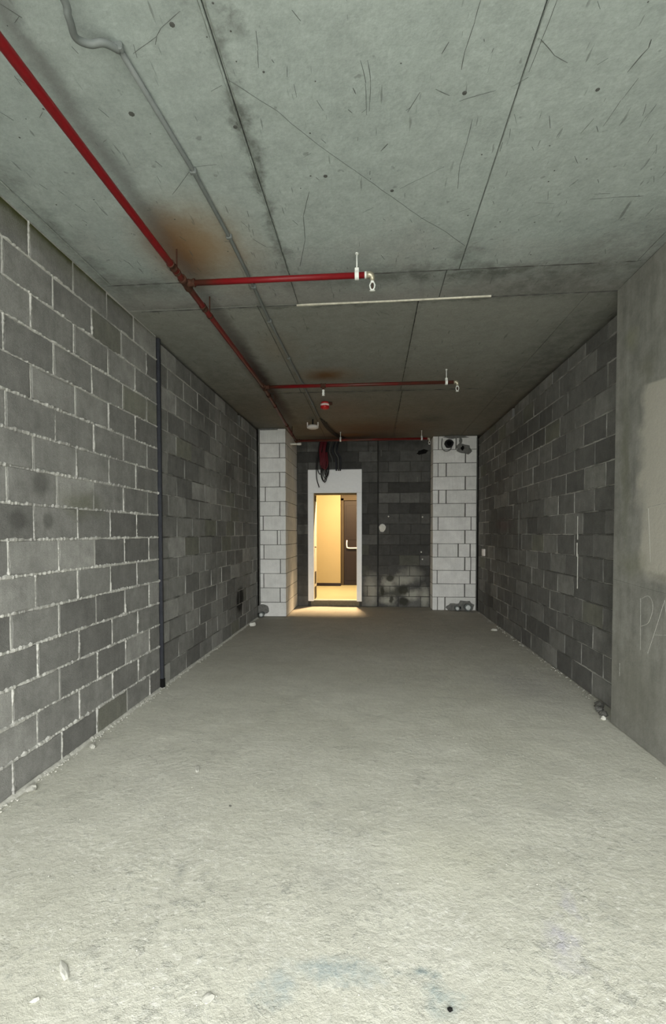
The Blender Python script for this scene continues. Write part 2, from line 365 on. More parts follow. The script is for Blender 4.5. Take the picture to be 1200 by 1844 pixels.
def lump(r, seed, sub=2, jag=.35, flat=1.0):
    'irregular stone, convex-ish'
    rnd = random.Random(seed); mb = MB(); n, m_ = 9, 5; vs = [(0, 0, -r[2])]; 
    for i in range(1, m_):
        th = math.pi*i/m_ - math.pi/2
        for k in range(n):
            ph = 2*math.pi*(k + .5*(i % 2))/n; q = 1 + rnd.uniform(-jag, jag)*.6
            vs.append((r[0]*q*math.cos(th)*math.cos(ph), r[1]*q*math.cos(th)*math.sin(ph), r[2]*q*math.sin(th)))
    vs.append((0, 0, r[2]*(1+rnd.uniform(-jag, jag)*.5))); fs = []
    for k in range(n): fs.append((0, 1+(k+1) % n, 1+k)); fs.append((len(vs)-1, len(vs)-1-n+k, len(vs)-1-n+(k+1) % n))
    for i in range(m_-2):
        for k in range(n): fs.append((1+i*n+k, 1+i*n+(k+1) % n, 1+(i+1)*n+(k+1) % n, 1+(i+1)*n+k))
    return mb.add(vs, fs)

# ------------------------------------------------------------------ one building block: front face towards -y, 1 x 1 (scaled by length and height), real depth
def block_mesh(L, Hh, seed, chip, mat, depth=.11):
    rnd = random.Random(seed); x, z = L/2, Hh/2; j = lambda a: rnd.uniform(-a, a)
    ring = [(-x, -z), (j(.05), -z), (x, -z), (x, j(.03)), (x, z), (j(.05), z), (-x, z), (-x, j(.03))]
    outer = [(a+j(.0015), b+j(.0015)) for a, b in ring]
    inner = []
    for i, (a, b) in enumerate(outer):
        c = chip*(1 + (rnd.random() < .18)*rnd.uniform(1, 3)); inner.append((a - math.copysign(c, a)*(abs(a) > x*.6), b - math.copysign(c, b)*(abs(b) > z*.6)))
    vs = [(a, j(.0008), b) for a, b in inner] + [(a, chip*1.1, b) for a, b in outer] + [(a, depth, b) for a, b in outer]
    fs = [tuple(range(8))] + [(i, i+8, (i+1) % 8+8, (i+1) % 8) for i in range(8)] + [(i+8, i+16, (i+1) % 8+16, (i+1) % 8+8) for i in range(8)]
    me = bpy.data.meshes.new('block'); me.from_pydata(vs, [], fs); me.materials.append(mat)
    me.update(); return me
def mesh_set(mat, L=.388, Hh=.188, chip=.004, n=8): return [block_mesh(L, Hh, 100+i, chip, mat) for i in range(n)]
def put_block(parent, meshes, s0, s1, z0, z1, L, Hh, gap, jit=.003):
    o = bpy.data.objects.new('block', random.choice(meshes)); C.objects.link(o); o.parent = parent
    o.location = ((s0+s1)/2, random.uniform(-jit, jit*.4), (z0+z1)/2)
    o.scale = ((s1-s0-gap)/L, 1, (z1-z0-gap)/Hh); o.rotation_euler = (0, random.uniform(-.004, .004), random.uniform(-.006, .006)); return o
def row_cuts(s0, s1, off, step, jit=.008, mn_=.07):
    k = math.ceil((s0-off)/step); cuts = [s0]
    while off+k*step < s1:
        c = off+k*step+random.uniform(-jit, jit)
        if c-cuts[-1] > mn_ and s1-c > mn_: cuts.append(c)
        k += 1
    return cuts+[s1]

class Mortar:
    def __init__(s): s.mb = MB()
    def strip(s, p0, p1, w, prom, step=.02, seed=0, base=.006):
        'p0, p1 in (s,z) of the wall; a lumpy line of mortar between the blocks'
        d = math.hypot(p1[0]-p0[0], p1[1]-p0[1]); n = max(2, int(d/step)); ux, uz = (p1[0]-p0[0])/d, (p1[1]-p0[1])/d; px, pz = -uz, ux
        vs = []
        for i in range(n+1):
            t = d*i/n; a, b = p0[0]+ux*t, p0[1]+uz*t
            nz = mn.noise(Vector((a*9+seed, b*9, seed))); n2 = mn.noise(Vector((a*45, b*45+seed, 3.1)))
            n3 = mn.noise(Vector((a*95, b*95+seed, 7.7)))
            h = prom*(.45+nz*1.2+n2*.7+n3*.6); ww = w*(1+.6*nz+.6*n2+.5*n3)
            ofs = n2*w*.25
            top = min(.013, max(-base*.5, h))
            for q, y in ((-1, base*1.3), (-.45, -top*.8), (.45, -top), (1, base*1.3)):
                vs.append((a+px*(q*ww*.5+ofs), y, b+pz*(q*ww*.5+ofs)))
        fs = []
        for i in range(n):
            for k in range(3): fs.append((i*4+k, i*4+k+1, i*4+k+5, i*4+k+4))
        s.mb.add(vs, fs)

# ------------------------------------------------------------------ SETTING
# floor with a faint real relief
fl = MB(); nx, ny = 76, 190; x0, x1, yf0, yf1 = -2.15, 2.15, Y0, 9.70
for j in range(ny+1):
    for i in range(nx+1):
        x, y = x0+(x1-x0)*i/nx, yf0+(yf1-yf0)*j/ny
        z = -.004 + .004*mn.noise(Vector((x*1.3, y*1.3, 0))) + .003*mn.noise(Vector((x*7, y*7, 5)))
        fl.v.append((x, y, z))
for j in range(ny):
    for i in range(nx): a = j*(nx+1)+i; fl.f.append((a, a+1, a+nx+2, a+nx+1))
k = len(fl.v); fl.box((x0, yf0, -.2), (x1, yf1, -.02))
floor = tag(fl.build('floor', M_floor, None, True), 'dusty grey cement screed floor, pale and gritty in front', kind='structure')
tag(MB().box((-14, -24, -.16), (14, Y0, -.06)).build('pavement', M_pave), 'grey pavement outside the open front', kind='structure')

# ceiling slab with its cast panels (formwork boards leave each panel a separate level)
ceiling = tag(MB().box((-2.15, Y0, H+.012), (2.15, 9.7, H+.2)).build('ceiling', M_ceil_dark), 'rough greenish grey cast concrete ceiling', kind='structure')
panels = []
for xa, xb in ((-2.15, -1.87), (-1.87, -.572), (-.572, .582), (.582, 1.73), (1.73, 2.15)):
    panels.append((xa, Y0, xb, 1.2 if xa > -1 and xa < 0 else 3.335, 0)); 
panels[2] = (-.572, Y0, .582, 3.335, 0)
for xa, xb in ((-2.15, -.575), (-.575, .5), (.5, 2.15)): panels.append((xa, 3.335, xb, 3.725, 0))
for ya, yb, cuts in ((3.725, 6.04, (-2.15, -.9, .349, 1.6, 2.15)), (6.04, 9.7, (-2.15, -.87, .37, 1.6, 2.15))):
    for xa, xb in zip(cuts, cuts[1:]): panels.append((xa, ya, xb, yb, 0))
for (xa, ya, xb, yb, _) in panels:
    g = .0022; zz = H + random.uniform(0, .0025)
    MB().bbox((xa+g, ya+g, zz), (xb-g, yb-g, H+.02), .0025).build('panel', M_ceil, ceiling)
# ragged ridges left where cement ran into the board joints
def ridge(pts, w=.006, h=.004, step=.02, name='ridge', mat=None, seed=1.0, parent=None, z=H, gaps=.0):
    mb = MB(); 
    for (a, b) in zip(pts, pts[1:]):
        d = math.hypot(b[0]-a[0], b[1]-a[1]); n = max(1, int(d/step)); ux, uy = (b[0]-a[0])/d, (b[1]-a[1])/d; vs = []
        for i in range(n+1):
            t = d*i/n; x, y = a[0]+ux*t, a[1]+uy*t; q = mn.noise(Vector((x*14, y*14, seed))); q2 = mn.noise(Vector((x*50, y*50, seed)))
            ww = max(.0006, w*(.55+q+.5*q2)); hh = max(.0004, h*(.6+q)); o_ = q2*w*.5
            vs += [(x-uy*(ww+o_), y+ux*(ww+o_), z+.001), (x-uy*o_, y+ux*o_, z-hh), (x+uy*(ww-o_), y-ux*(ww-o_), z+.001)]
        mb.add(vs, [f for i in range(n) for f in ((i*3, i*3+3, i*3+4, i*3+1), (i*3+1, i*3+4, i*3+5, i*3+2))])
    return mb.build(name, mat or M_scuff2, parent or ceiling)
ridge([(-.562, 1.2), (-.566, 3.33)], .0045, .004, seed=2); ridge([(-.585, 1.2), (-.58, 3.0)], .003, .003, seed=7)
ridge([(.595, 1.2), (.583, 1.9), (.578, 3.33)], .002, .002, seed=3)
ridge([(-1.87, 1.6), (-1.88, 3.33)], .006, .004, seed=4)
ridge([(-1.9, 3.34), (-.02, 3.338), (1.75, 3.33)], .007, .004, seed=5, mat=M_joint)
ridge([(-1.85, 3.745), (-.575, 3.735), (.9, 3.73), (1.8, 3.72)], .006, .006, seed=6, mat=M_joint)
ridge([(.352, 3.75), (.347, 6.0)], .005, .004, seed=8, mat=M_joint); ridge([(.37, 6.1), (.40, 9.1)], .006, .004, seed=9, mat=M_joint)
ridge([(-1.34, 6.03), (1.29, 6.05)], .007, .005, seed=10, mat=M_joint)
ridge([(-1.4, 8.7), (-.6, 8.65)], .01, .004, seed=12, mat=M_scuff)
# hair cracks and scratches, thin dark slivers
cr = MB()
def scratch(pts, w=.0022):
    for a, b in zip(pts, pts[1:]):
        d = math.hypot(b[0]-a[0], b[1]-a[1]); n = max(2, int(d/.03)); ux, uy = (b[0]-a[0])/d, (b[1]-a[1])/d; vs = []
        for i in range(n+1):
            t = d*i/n; q = mn.noise(Vector((a[0]*9+t*11, a[1]*5, 1))); ww = w*(.6+.6*abs(q)) * (1 if 0 < i < n else .6); o_ = q*.004
            x, y = a[0]+ux*t-uy*o_, a[1]+uy*t+ux*o_
            vs += [(x-uy*ww*.5, y+ux*ww*.5, H-.0004), (x+uy*ww*.5, y-ux*ww*.5, H-.0004), (x, y, H-.0012)]
        cr.add(vs, [f for i in range(n) for f in ((i*3, i*3+3, i*3+5, i*3+2), (i*3+2, i*3+5, i*3+4, i*3+1))])
for pts, w_ in (([(-.576,1.875),(-.487,1.959),(-.4,2.038),(-.346,2.111),(-.245,2.23),(-.086,2.398),(.083,2.575),(.277,2.782),(.418,2.903),(.57,3.062)], .0028),
    ([(-.654,1.63),(-.743,1.676),(-.771,1.702),(-.886,1.756)], .003), ([(-.771,1.702),(-.79,1.73)], .003), ([(-.411,1.714),(-.421,1.781),(-.435,1.847)], .0025),
    ([(-.045,1.85),(-.03,1.944),(-.027,2.088)], .002), ([(-.02,1.852),(-.01,1.946),(-.015,2.07)], .002), ([(-.33,2.519),(-.39,2.711),(-.406,2.912),(-.485,3.207)], .004),
    ([(.19,1.999),(.148,2.089)], .004), ([(.275,1.809),(.255,1.852)], .005), ([(.067,2.244),(.037,2.286)], .006), ([(.357,1.681),(.353,1.75),(.339,1.845),(.34,1.919)], .003),
    ([(.251,1.992),(.311,2.026)], .004), ([(.356,2.055),(.492,2.019)], .003), ([(.98,1.984),(1.01,1.891),(1.003,1.861)], .005), ([(1.004,2.233),(1.02,2.106),(1.035,2.011)], .003),
    ([(.866,2.704),(.975,2.718)], .003), ([(1.154,2.699),(1.426,2.697)], .004), ([(1.16,2.66),(1.24,2.665)], .003), ([(1.005,2.596),(1.032,2.548)], .006), ([(.604,1.827),(.677,1.894),(.734,1.926)], .004),
    ([(.925,2.262),(.946,2.186)], .004), ([(.425,2.148),(.427,2.28),(.42,2.413),(.439,2.564)], .0025), ([(.139,2.539),(.345,2.406)], .002), ([(-.863,2.304),(-.751,2.3)], .003),
    ([(-.883,2.32),(-1.049,2.479)], .003), ([(-.723,2.885),(-.658,2.975),(-.59,2.981)], .004), ([(.615, 1.7), (.60, 1.95)], .003)): scratch(pts, w_)
rs = random.Random(5)
for i in range(150):
    x, y = rs.uniform(-1.7, 1.7), rs.uniform(1.55, 3.6); a = rs.choice((1.1, 1.2, 1.5, 1.65, .9, 2.6)) + rs.uniform(-.15, .15); l = rs.uniform(.01, .07)
    scratch([(x, y), (x+l*math.cos(a), y+l*math.sin(a))], rs.uniform(.0015, .004))
for i in range(60):
    x, y = rs.uniform(-1.7, 1.7), rs.uniform(3.7, 7.5); a = rs.uniform(0, 3.1); l = rs.uniform(.03, .1); scratch([(x, y), (x+l*math.cos(a), y+l*math.sin(a))], rs.uniform(.003, .007))
tag(cr.build('scratches', M_scuff, ceiling), kind='stuff')
pk = MB()
for i in range(60):
    x, y = rs.uniform(-1.8, 1.75), rs.uniform(1.5, 3.7); r = rs.uniform(.002, .005)
    pk.lathe([(r, 0), (r*.7, -.001), (r*.1, -.0015)], (x, y, H+.0002), 7)
for x, y, r in ((-.235, 2.42, .011), (.37, 2.02, .010), (-1.02, 2.0, .013), (.1, 2.55, .01), (-.7, 1.67, .01), (-.6, 2.1, .01), (.9, 2.05, .009)): pk.lathe([(r, 0), (r*.7, -.001), (r*.1, -.0015)], (x, y, H+.0002), 7)
tag(pk.build('pits', M_ceil_dark, ceiling), kind='stuff')

# ---- left wall
wl = MB(); wl.box((-1.6, .006, 0), (4.205, .2, H)); wl.box((4.235, .006, 0), (7.96, .2, 2.99)); wl.box((4.2, .14, 0), (9.7, .2, H))
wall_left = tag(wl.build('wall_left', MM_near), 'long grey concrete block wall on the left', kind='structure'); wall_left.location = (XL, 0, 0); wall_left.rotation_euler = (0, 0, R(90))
ms = mesh_set(MB_left)
mt = Mortar(); mt2 = Mortar(); ZO = -.012
for r in range(16):
    z0, z1 = max(.0, .2*r+ZO), .2*(r+1)+ZO
    if r == 15: z1 = 3.194
    off = 2.4 if r % 2 == 0 else 2.6
    cuts = row_cuts(.8, 4.2, off, .4)
    for a, b in zip(cuts, cuts[1:]):
        put_block(wall_left, ms, a, b, z0, z1, .388, .188, .011 if random.random() < .85 else .02)
        if b < 4.19 and b > 1.5: mt.strip((b, z0+.004), (b, z1-.004), .017, .009 if random.random() < .7 else .001, .010, r*3.3)
    if r < 15: mt.strip((.8, z1), (4.2, z1), .024 if z1 < 2.2 else .017, .012 if z1 < 2.2 else .008, .010, r*1.7)
    off = 4.42 if r % 2 == 0 else 4.62
    cuts = row_cuts(4.24, 7.94, off, .4)
    if r == 15: z1 = 3.165
    for a, b in zip(cuts, cuts[1:]):
        if r == 15 and a < 6.84 < b: a2 = 6.80; put_block(wall_left, ms, a, a2, z0, z1, .388, .188, .01); put_block(wall_left, ms, 6.93, b, z0, z1, .388, .188, .01) if b > 7.0 else None; continue
        put_block(wall_left, ms, a, b, z0, z1, .388, .188, .009)
        if b < 7.9 and r < 15: mt2.strip((b, z0+.004), (b, z1-.004), .012, .002, .04, r*3.3)
    if r < 15: mt2.strip((4.24, z1), (7.93, z1), .017, .005, .04, r*1.7)
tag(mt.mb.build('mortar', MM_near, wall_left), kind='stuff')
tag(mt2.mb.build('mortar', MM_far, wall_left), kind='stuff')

# ---- right wall behind the column; its own s axis runs towards the camera
wr = MB(); wr.box((-8.86, .006, 0), (-3.5, .15, 2.985)); wr.box((-9.7, .15, 0), (-2.0, .22, H)); wr.box((-2.1, .0, 0), (-Y0, .2, H))
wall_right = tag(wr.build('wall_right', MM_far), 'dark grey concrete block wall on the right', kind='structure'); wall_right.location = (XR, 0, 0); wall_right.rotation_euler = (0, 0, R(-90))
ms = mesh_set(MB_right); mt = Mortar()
for r in range(16):
    z0, z1 = max(0, .2*r+.008), .2*(r+1)+.008
    if r == 0: z0 = 0
    if r == 15: z1 = 3.145
    off = -4.33 if r % 2 == 0 else -4.53
    cuts = row_cuts(-8.86, -3.66, off, .4, .015)
    for a, b in zip(cuts, cuts[1:]):
        if r == 15 and a < -6.76 < b: put_block(wall_right, ms, a, -6.80, z0, z1, .388, .188, .01) if a < -6.9 else None; put_block(wall_right, ms, -6.70, b, z0, z1, .388, .188, .01) if b > -6.6 else None; continue
        put_block(wall_right, ms, a, b, z0, z1, .388, .188, .008)
        if r < 15 and random.random() < .8: mt.strip((b, z0+.004), (b, z1-.004), .012, .002, .035, r*3.3+2)
    if r < 15: mt.strip((-8.86, z1), (-3.66, z1), .017, .0045, .035, r*1.7+5)
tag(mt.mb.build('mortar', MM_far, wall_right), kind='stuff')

for y_, za, zb_, w_ in ((6.46, 1.0, 1.72, .03), (4.65, 1.36, 1.58, .010), (4.64, .9, 1.22, .009), (4.66, 1.2, 1.33, .018)):
    g_ = MB(); n_ = 14; vs = []
    for i in range(n_+1):
        z_ = za+(zb_-za)*i/n_; q_ = w_*(.7+.5*mn.noise(Vector((z_*20, y_, 0)))); vs += [(-y_-q_/2, .002, z_), (-y_, -.006, z_), (-y_+q_/2, .002, z_)]
    g_.add(vs, [f for i in range(n_) for f in ((i*3, i*3+1, i*3+4, i*3+3), (i*3+1, i*3+2, i*3+5, i*3+4))]); g_.build('mortar_run', M_patch if w_ > .02 else M_pale, wall_right)
# ---- concrete column in front of the right wall
column = tag(MB().bbox((XC, 2.1, -.01), (2.2, YC, H+.005), .012).build('column', M_col), 'broad cast concrete column at the right edge with chalk letters', kind='structure')
def chalk(pts, w, name='chalk_mark'):
    mb = MB(); P = [Vector((0, a, b)) for a, b in pts]; vs = []
    Q = []
    for a, b in zip(P, P[1:]):
        n = max(1, int((b-a).length/.012)); Q += [a+(b-a)*(i/n) for i in range(n)]
    Q.append(P[-1])
    for i, p in enumerate(Q):
        t = (Q[min(i+1, len(Q)-1)]-Q[max(i-1, 0)]).normalized(); s_ = Vector((0, -t.z, t.y))
        ww = w*(.75+.6*mn.noise(p*35)); a = p+s_*ww*.5; b = p-s_*ww*.5
        vs += [(XC+.0005, a.y, a.z), (XC-.0012, p.y, p.z), (XC+.0005, b.y, b.z)]
    mb.add(vs, [f for i in range(len(Q)-1) for f in ((i*3, i*3+1, i*3+4, i*3+3), (i*3+1, i*3+2, i*3+5, i*3+4))])
    return mb.build(name, M_chalk, column)
chalk([(3.332, .985), (3.329, .864), (3.323, .64)], .008)
chalk([(q.y, q.z) for q in spline([(0,3.32,.985),(0,3.25,1.012),(0,3.20,.985),(0,3.195,.92),(0,3.238,.84),(0,3.32,.80)], 6)], .008)
chalk([(3.07, 1.01), (3.13, .871), (3.175, .774), (3.238, .64)], .009); chalk([(3.175, .774), (3.04, .80)], .009); chalk([(3.07, 1.01), (3.03, .84), (2.99, .66)], .009)
chalk([(3.261, 1.582), (3.244, 1.42), (3.226, 1.234)], .006); chalk([(3.265, 1.586), (3.05, 1.605)], .007)
chalk([(3.585, .48), (3.587, .385)], .018, 'plaster_smear')
for pts in ([(3.70, 1.078), (3.36, 1.061), (3.05, 1.049)],):
    mb = MB(); mb.tube([(XC+.001, a, b) for a, b in pts], .003, 5); mb.build('ridge', M_col, column)

# ---- back wall with the doorway cut through it
DX0, DX1, DZ = -1.142, -.299, 2.2
wb = MB()
for a, b in (((-2.15, .006, 0), (DX0, .44, H)), ((DX1, .006, 0), (.098, .44, H)), ((.118, .006, 0), (2.15, .44, H)), ((.09, .08, 0), (.13, .44, H)), ((DX0, .006, DZ), (DX1, .44, H)), ((DX0, .02, 0), (DX1, .44, .105))):
    wb.box(a, b)
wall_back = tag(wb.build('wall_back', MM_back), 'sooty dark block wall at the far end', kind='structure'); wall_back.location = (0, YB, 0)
ms = mesh_set(MB_back); mt = Mortar()
for r in range(16):
    z0, z1 = .2*r, .2*(r+1)
    if r == 15: z1 = 3.195
    for s0, s1 in ((-1.462, -1.245), (-.208, .098), (.118, 1.10)) if z1 < 2.75 else ((-1.462, .098), (.118, 1.10)):
        if r == 13 and s1-s0 > 1 and s0 < -1: continue
        cuts = row_cuts(s0, s1, .32 if r % 2 else .12, .4, .02)
        for a, b in zip(cuts, cuts[1:]):
            put_block(wall_back, ms, a, b, z0, z1, .388, .188, .008)
            if r < 15: mt.strip((b, z0), (b, z1), .012, .002, .05, r*3.1)
        if r < 15: mt.strip((s0, z1), (s1, z1), .014, .003, .05, r)
for s0, s1 in ((-1.462, -1.245), (-.208, .098)): put_block(wall_back, ms, s0, s1, 2.6, 2.8, .388, .188, .008)
put_block(wall_back, ms, -1.245, -.72, 2.655, 2.8, .388, .188, .008); put_block(wall_back, ms, -.72, -.208, 2.655, 2.8, .388, .188, .008)
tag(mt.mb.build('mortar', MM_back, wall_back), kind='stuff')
# hole knocked high in the wall
hl = MB(); vs = [(0, -.004, 0)]
for k_ in range(14): q = 2*math.pi*k_/14; rr = 1+.2*random.uniform(-1, 1); vs.append((.10*rr*math.cos(q), -.003, .045*rr*math.sin(q)+.25*.10*rr*math.cos(q)))
hl.add(vs, [(0, 1+(k_+1) % 14, 1+k_) for k_ in range(14)]); hl.build('broken_hole', M_hole, wall_back, loc=(.945, -.004, 2.965))
# blob of plaster and screw heads
o = lump((.065, .018, .075), 3).build('plaster_gob', M_plastergob, wall_back, False, (.193, -.006, 1.52))
for x, z in ((.309, 1.745), (.954, 1.732), (.935, 1.062), (.957, .923)): MB().lathe([(.014, 0), (.016, -.006), (.008, -.012)], (0, 0, 0), 10, 'Y').build('screw_head', M_plastergob, wall_back, True, (x, -.004, z))
for x, z, h_ in ((-.05, 2.98, .11), (-.02, 2.97, .13), (.85, 2.4, .1), (.16, 2.9, .12)): MB().box((0, -.006, 0), (.012, .0, h_)).build('mortar_run', M_patch, wall_back, False, (x, 0, z))

# ---- white aerated-block pillars at both back corners
def pillar(name, label, X0, X1, Y, side, joints, left):
    root = MB(); root.box((X0+.006, Y+.006, 0), (X1-.006, YB+.02, H-.012)); root = root.build(name, M_wjoint); tag(root, label, kind='structure')
    f = empty('tmp'); bpy.data.objects.remove(f)
    me = mesh_set(M_white, .588, .24, .003, 6); rows = 13; rh = (H-.006)/rows
    for r in range(rows):
        z1 = H-.006-r*rh; z0 = z1-rh; xs = [X0]+[j_ for j_ in joints[r]]+[X1]
        for a, b in zip(xs, xs[1:]):
            o = bpy.data.objects.new('block', random.choice(me)); C.objects.link(o); o.parent = root
            a_, b_ = a+(.004 if a == X0 else .010), b-(.0 if b == X1 else .010)
            if b-a < .1: a_, b_ = a+.004, b-.004
            o.location = ((a_+b_)/2, Y+random.uniform(-.003, .002), (z0+z1)/2); o.scale = ((b_-a_)/.588, 1, (rh-.009)/.24)
            o.rotation_euler = (0, random.uniform(-.003, .003), 0)
        # blocks on the return face
        L = YB-Y-.11
        cuts = [Y+.11, YB-.002] if (r % 2 or L < .5) else [Y+.11, Y+.11+L*.5, YB-.002]
        for a, b in zip(cuts, cuts[1:]):
            o = bpy.data.objects.new('block', random.choice(me)); C.objects.link(o); o.parent = root
            xx = X1 if left else X0
            o.location = (xx, (a+b)/2, (z0+z1)/2); o.scale = ((b-a-.006)/.588, 1, (rh-.009)/.24); o.rotation_euler = (0, 0, R(90 if left else -90))
    return root
jl = [[], [-1.565], [], [-1.565], [-1.82], [-1.565], [-1.86], [-1.61, -1.56], [-1.85], [-1.56], [-1.855], [-1.565], []]
pL = pillar('pillar', 'white aerated block pillar in the left back corner', -1.915, -1.466, 8.019, None, jl, True)
jr = [[1.2, 1.52], [1.69], [1.196, 1.346], [1.69], [1.21, 1.346], [1.69], [1.20, 1.80], [1.69], [1.196, 1.57, 1.785], [1.69, 1.80], [1.188, 1.79], [1.69], [1.196, 1.335]]
pR = pillar('pillar', 'white aerated block pillar in the right back corner', 1.104, 1.895, 8.904, None, jr, False)
# grey mortar smeared at the pillar edges, tops and pipe entries
def patch(parent, name, x, y, z, rx, rz, seed, mat=M_patch, th=.006, star=.25, zmin=None, y0=.0):
    rnd = random.Random(seed); n = 18; vs = [(x, y-th, z)]
    for lv, q in ((0, .7), (1, 1.0)):
        for k_ in range(n):
            a = 2*math.pi*k_/n; rr = q*(1+rnd.uniform(-star, star)) if lv else q*.9; zz = z+rz*rr*math.sin(a)
            if zmin is not None: zz = max(zz, zmin)
            vs.append((x+rx*rr*math.cos(a), y-th if lv == 0 else y+.004, zz))
    fs = [(0, 1+k_, 1+(k_+1) % n) for k_ in range(n)] + [(1+k_, 1+n+k_, 1+n+(k_+1) % n, 1+(k_+1) % n) for k_ in range(n)]
    return MB().add(vs, fs).build(name, mat, parent)
patch(pR, 'mortar_patch', 1.66, 8.898, 2.955, .14, .10, 4)
patch(pR, 'mortar_patch', 1.60, 8.9, 3.10, .03, .08, 6); patch(pR, 'mortar_patch', 1.5, 8.9, 3.175, .25, .03, 7)
patch(pR, 'mortar_patch', 1.70, 8.898, .06, .16, .13, 8, star=.12, zmin=.002); patch(pR, 'mortar_patch', 1.52, 8.898, .05, .17, .085, 9, star=.1, zmin=.002)
patch(pR, 'dark_hole', 1.632, 8.890, 2.965, .03, .045, 5, M_hole)
patch(pR, 'dark_hole', 1.385, 8.894, 3.045, .075, .075, 15, M_hole, star=.08)
patch(pL, 'mortar_patch', -1.875, 8.013, .12, .11, .09, 11, star=.08, zmin=.002)
MB().box((-1.9, 8.0, 3.17), (-1.6, 8.03, 3.195)).build('mortar_patch', M_patch, pL)
MB().box((1.885, 8.892, 0), (1.9, 8.91, 3.16)).build('mortar_strip', M_patch, pR); MB().box((-1.93, 8.005, .2), (-1.915, 8.03, 3.19)).build('mortar_strip', M_patch, pL)

# ---- door frame
door = empty('door_1', (0, YB, 0)); tag(door, 'white metal door frame standing open to the lit corridor', kind='structure')
y_ = -.035
MB().bbox((-1.25, y_, .10), (DX0+.004, .004, 2.205), .006).build('jamb', M_frame, door)
MB().bbox((DX1-.004, y_, .10), (-.203, .004, 2.205), .006).build('jamb', M_frame, door)
MB().bbox((-1.25, y_, 2.205), (-.203, .004, 2.655), .006).build('header_panel', M_frame, door)
for a, b in (((-1.16, y_-.006, .12), (-1.142, y_, 2.22)), ((-.299, y_-.006, .12), (-.281, y_, 2.22)), ((-1.16, y_-.006, 2.203), (-.281, y_, 2.22)), ((-.226, y_-.005, .12), (-.205, y_, 2.64)), ((-1.248, y_-.005, .12), (-1.232, y_, 2.64)), ((-1.248, y_-.005, 2.634), (-.205, y_, 2.652))):
    MB().bbox(a, b, .002).build('bead', M_frame, door)
MB().bbox((-1.16, -.02, .105), (-.28, .07, .125), .003).build('threshold', M_reveal, door)
MB().bbox((-1.2, -.004, 0), (-.25, .02, .105), .004).build('door_step', M_step, door)
MB().box((DX0-.002, .02, .125), (DX0+.004, .44, 2.2)).build('reveal', M_reveal, door)
MB().box((DX1-.004, .02, .125), (DX1+.002, .44, 2.2)).build('reveal', M_reveal, door)
for z0, z1, a, b in ((.13, .36, .10, .40), (.42, .66, .12, .36), (2.06, 2.17, .1, .4)): MB().bbox((DX0+.003, a, z0), (DX0+.007, b, z1), .002).build('lock_recess', M_casing, door)
MB().bbox((DX0+.004, .1, 1.14), (DX0+.04, .12, 1.16), .002).build('latch', M_casing, door)

# ---- corridor behind
CF = .108; YC2 = 11.85
tag(MB().box((-3, YB+.44, 0), (2, 12.4, CF)).box((DX0, YB+.03, .1), (DX1, YB+.44, CF)).build('floor_corridor', M_tile), 'cream tiled floor of the corridor behind the door', kind='structure')
tag(MB().box((-3, YB+.44, 3.1), (2, 12.4, 3.2)).build('ceiling_corridor', M_frame), 'corridor ceiling', kind='structure')
tag(MB().box((-3, YC2, 0), (-.79, 12.4, 3.1)).build('wall_corridor', M_yellow), 'warm cream-yellow corridor wall seen through the door', kind='structure')
tag(MB().box((-.79, 12.1, 0), (2, 12.4, 3.1)).box((-.797, 11.86, CF), (-.789, 12.1, 3.1)).build('wall_recess', M_casing), 'olive-brown wall around the dark corridor door', kind='structure')
tag(MB().box((-3.1, YB+.44, 0), (-3, 12.4, 3.1)).box((2, YB+.44, 0), (2.1, 12.4, 3.1)).build('wall_corridor', M_yellow), 'corridor end walls', kind='structure')
tag(MB().box((-3, YB+.44, 0), (DX0-.001, YB+.46, 3.1)).box((DX1+.001, YB+.44, 0), (2, YB+.46, 3.1)).box((DX0, YB+.44, DZ), (DX1, YB+.46, 3.1)).build('wall_corridor', M_yellow), 'near wall of the corridor', kind='structure')
tag(MB().bbox((-3, YC2-.015, CF), (-.785, YC2, CF+.075), .003).build('baseboard_corridor', M_brown), 'dark brown baseboard of the corridor wall', kind='structure')
d2 = empty('door_2', (0, 12.05, CF)); tag(d2, 'dark brown corridor door with a pale push bar', kind='structure')
MB().bbox((-.71, 0, .01), (.2, .045, 2.13), .004).build('leaf', M_brown, d2)
MB().bbox((-.66, -.008, 1.15), (.15, 0, 2.02), .003).build('leaf_panel', M_brown, d2); MB().bbox((-.66, -.008, .12), (.15, 0, .95), .003).build('leaf_panel', M_brown, d2)
MB().tube(spline([(-.64, -.0, 1.12), (-.64, -.05, 1.12), (-.64, -.055, 1.0), (-.60, -.055, .945), (-.3, -.055, .945), (.1, -.055, .945), (.12, 0, .945)], 5), .016, 8).build('push_bar', M_whiteplastic, d2, True)
MB().bbox((-.79, -.02, 0), (-.72, .05, 2.2), .003).build('casing', M_casing, d2); MB().bbox((-.79, -.02, 2.14), (.28, .05, 2.25), .003).build('casing', M_casing, d2); MB().bbox((.21, -.02, 0), (.28, .05, 2.14), .003).build('casing', M_casing, d2)
lamp = empty('ceiling_lamp', (-.45, 10.25, 3.1)); tag(lamp, 'square corridor ceiling lamp beyond the doorway', 'lamp')
MB().bbox((-.19, -.19, -.01), (.19, .19, 0), .004).build('frame', M_frame, lamp)

# ------------------------------------------------------------------ THINGS
# dark upright in the movement joint of the left wall
po = empty('steel_post', (XL+.005, 4.22, 0)); tag(po, 'blue-black steel upright in the joint of the left block wall', 'post')
MB().bbox((-.012, -.017, .0), (.022, .017, 3.185), .006).build('upright', M_post, po); MB().bbox((-.012, -.021, 0), (.026, .021, .09), .006).build('foot', M_hole, po)

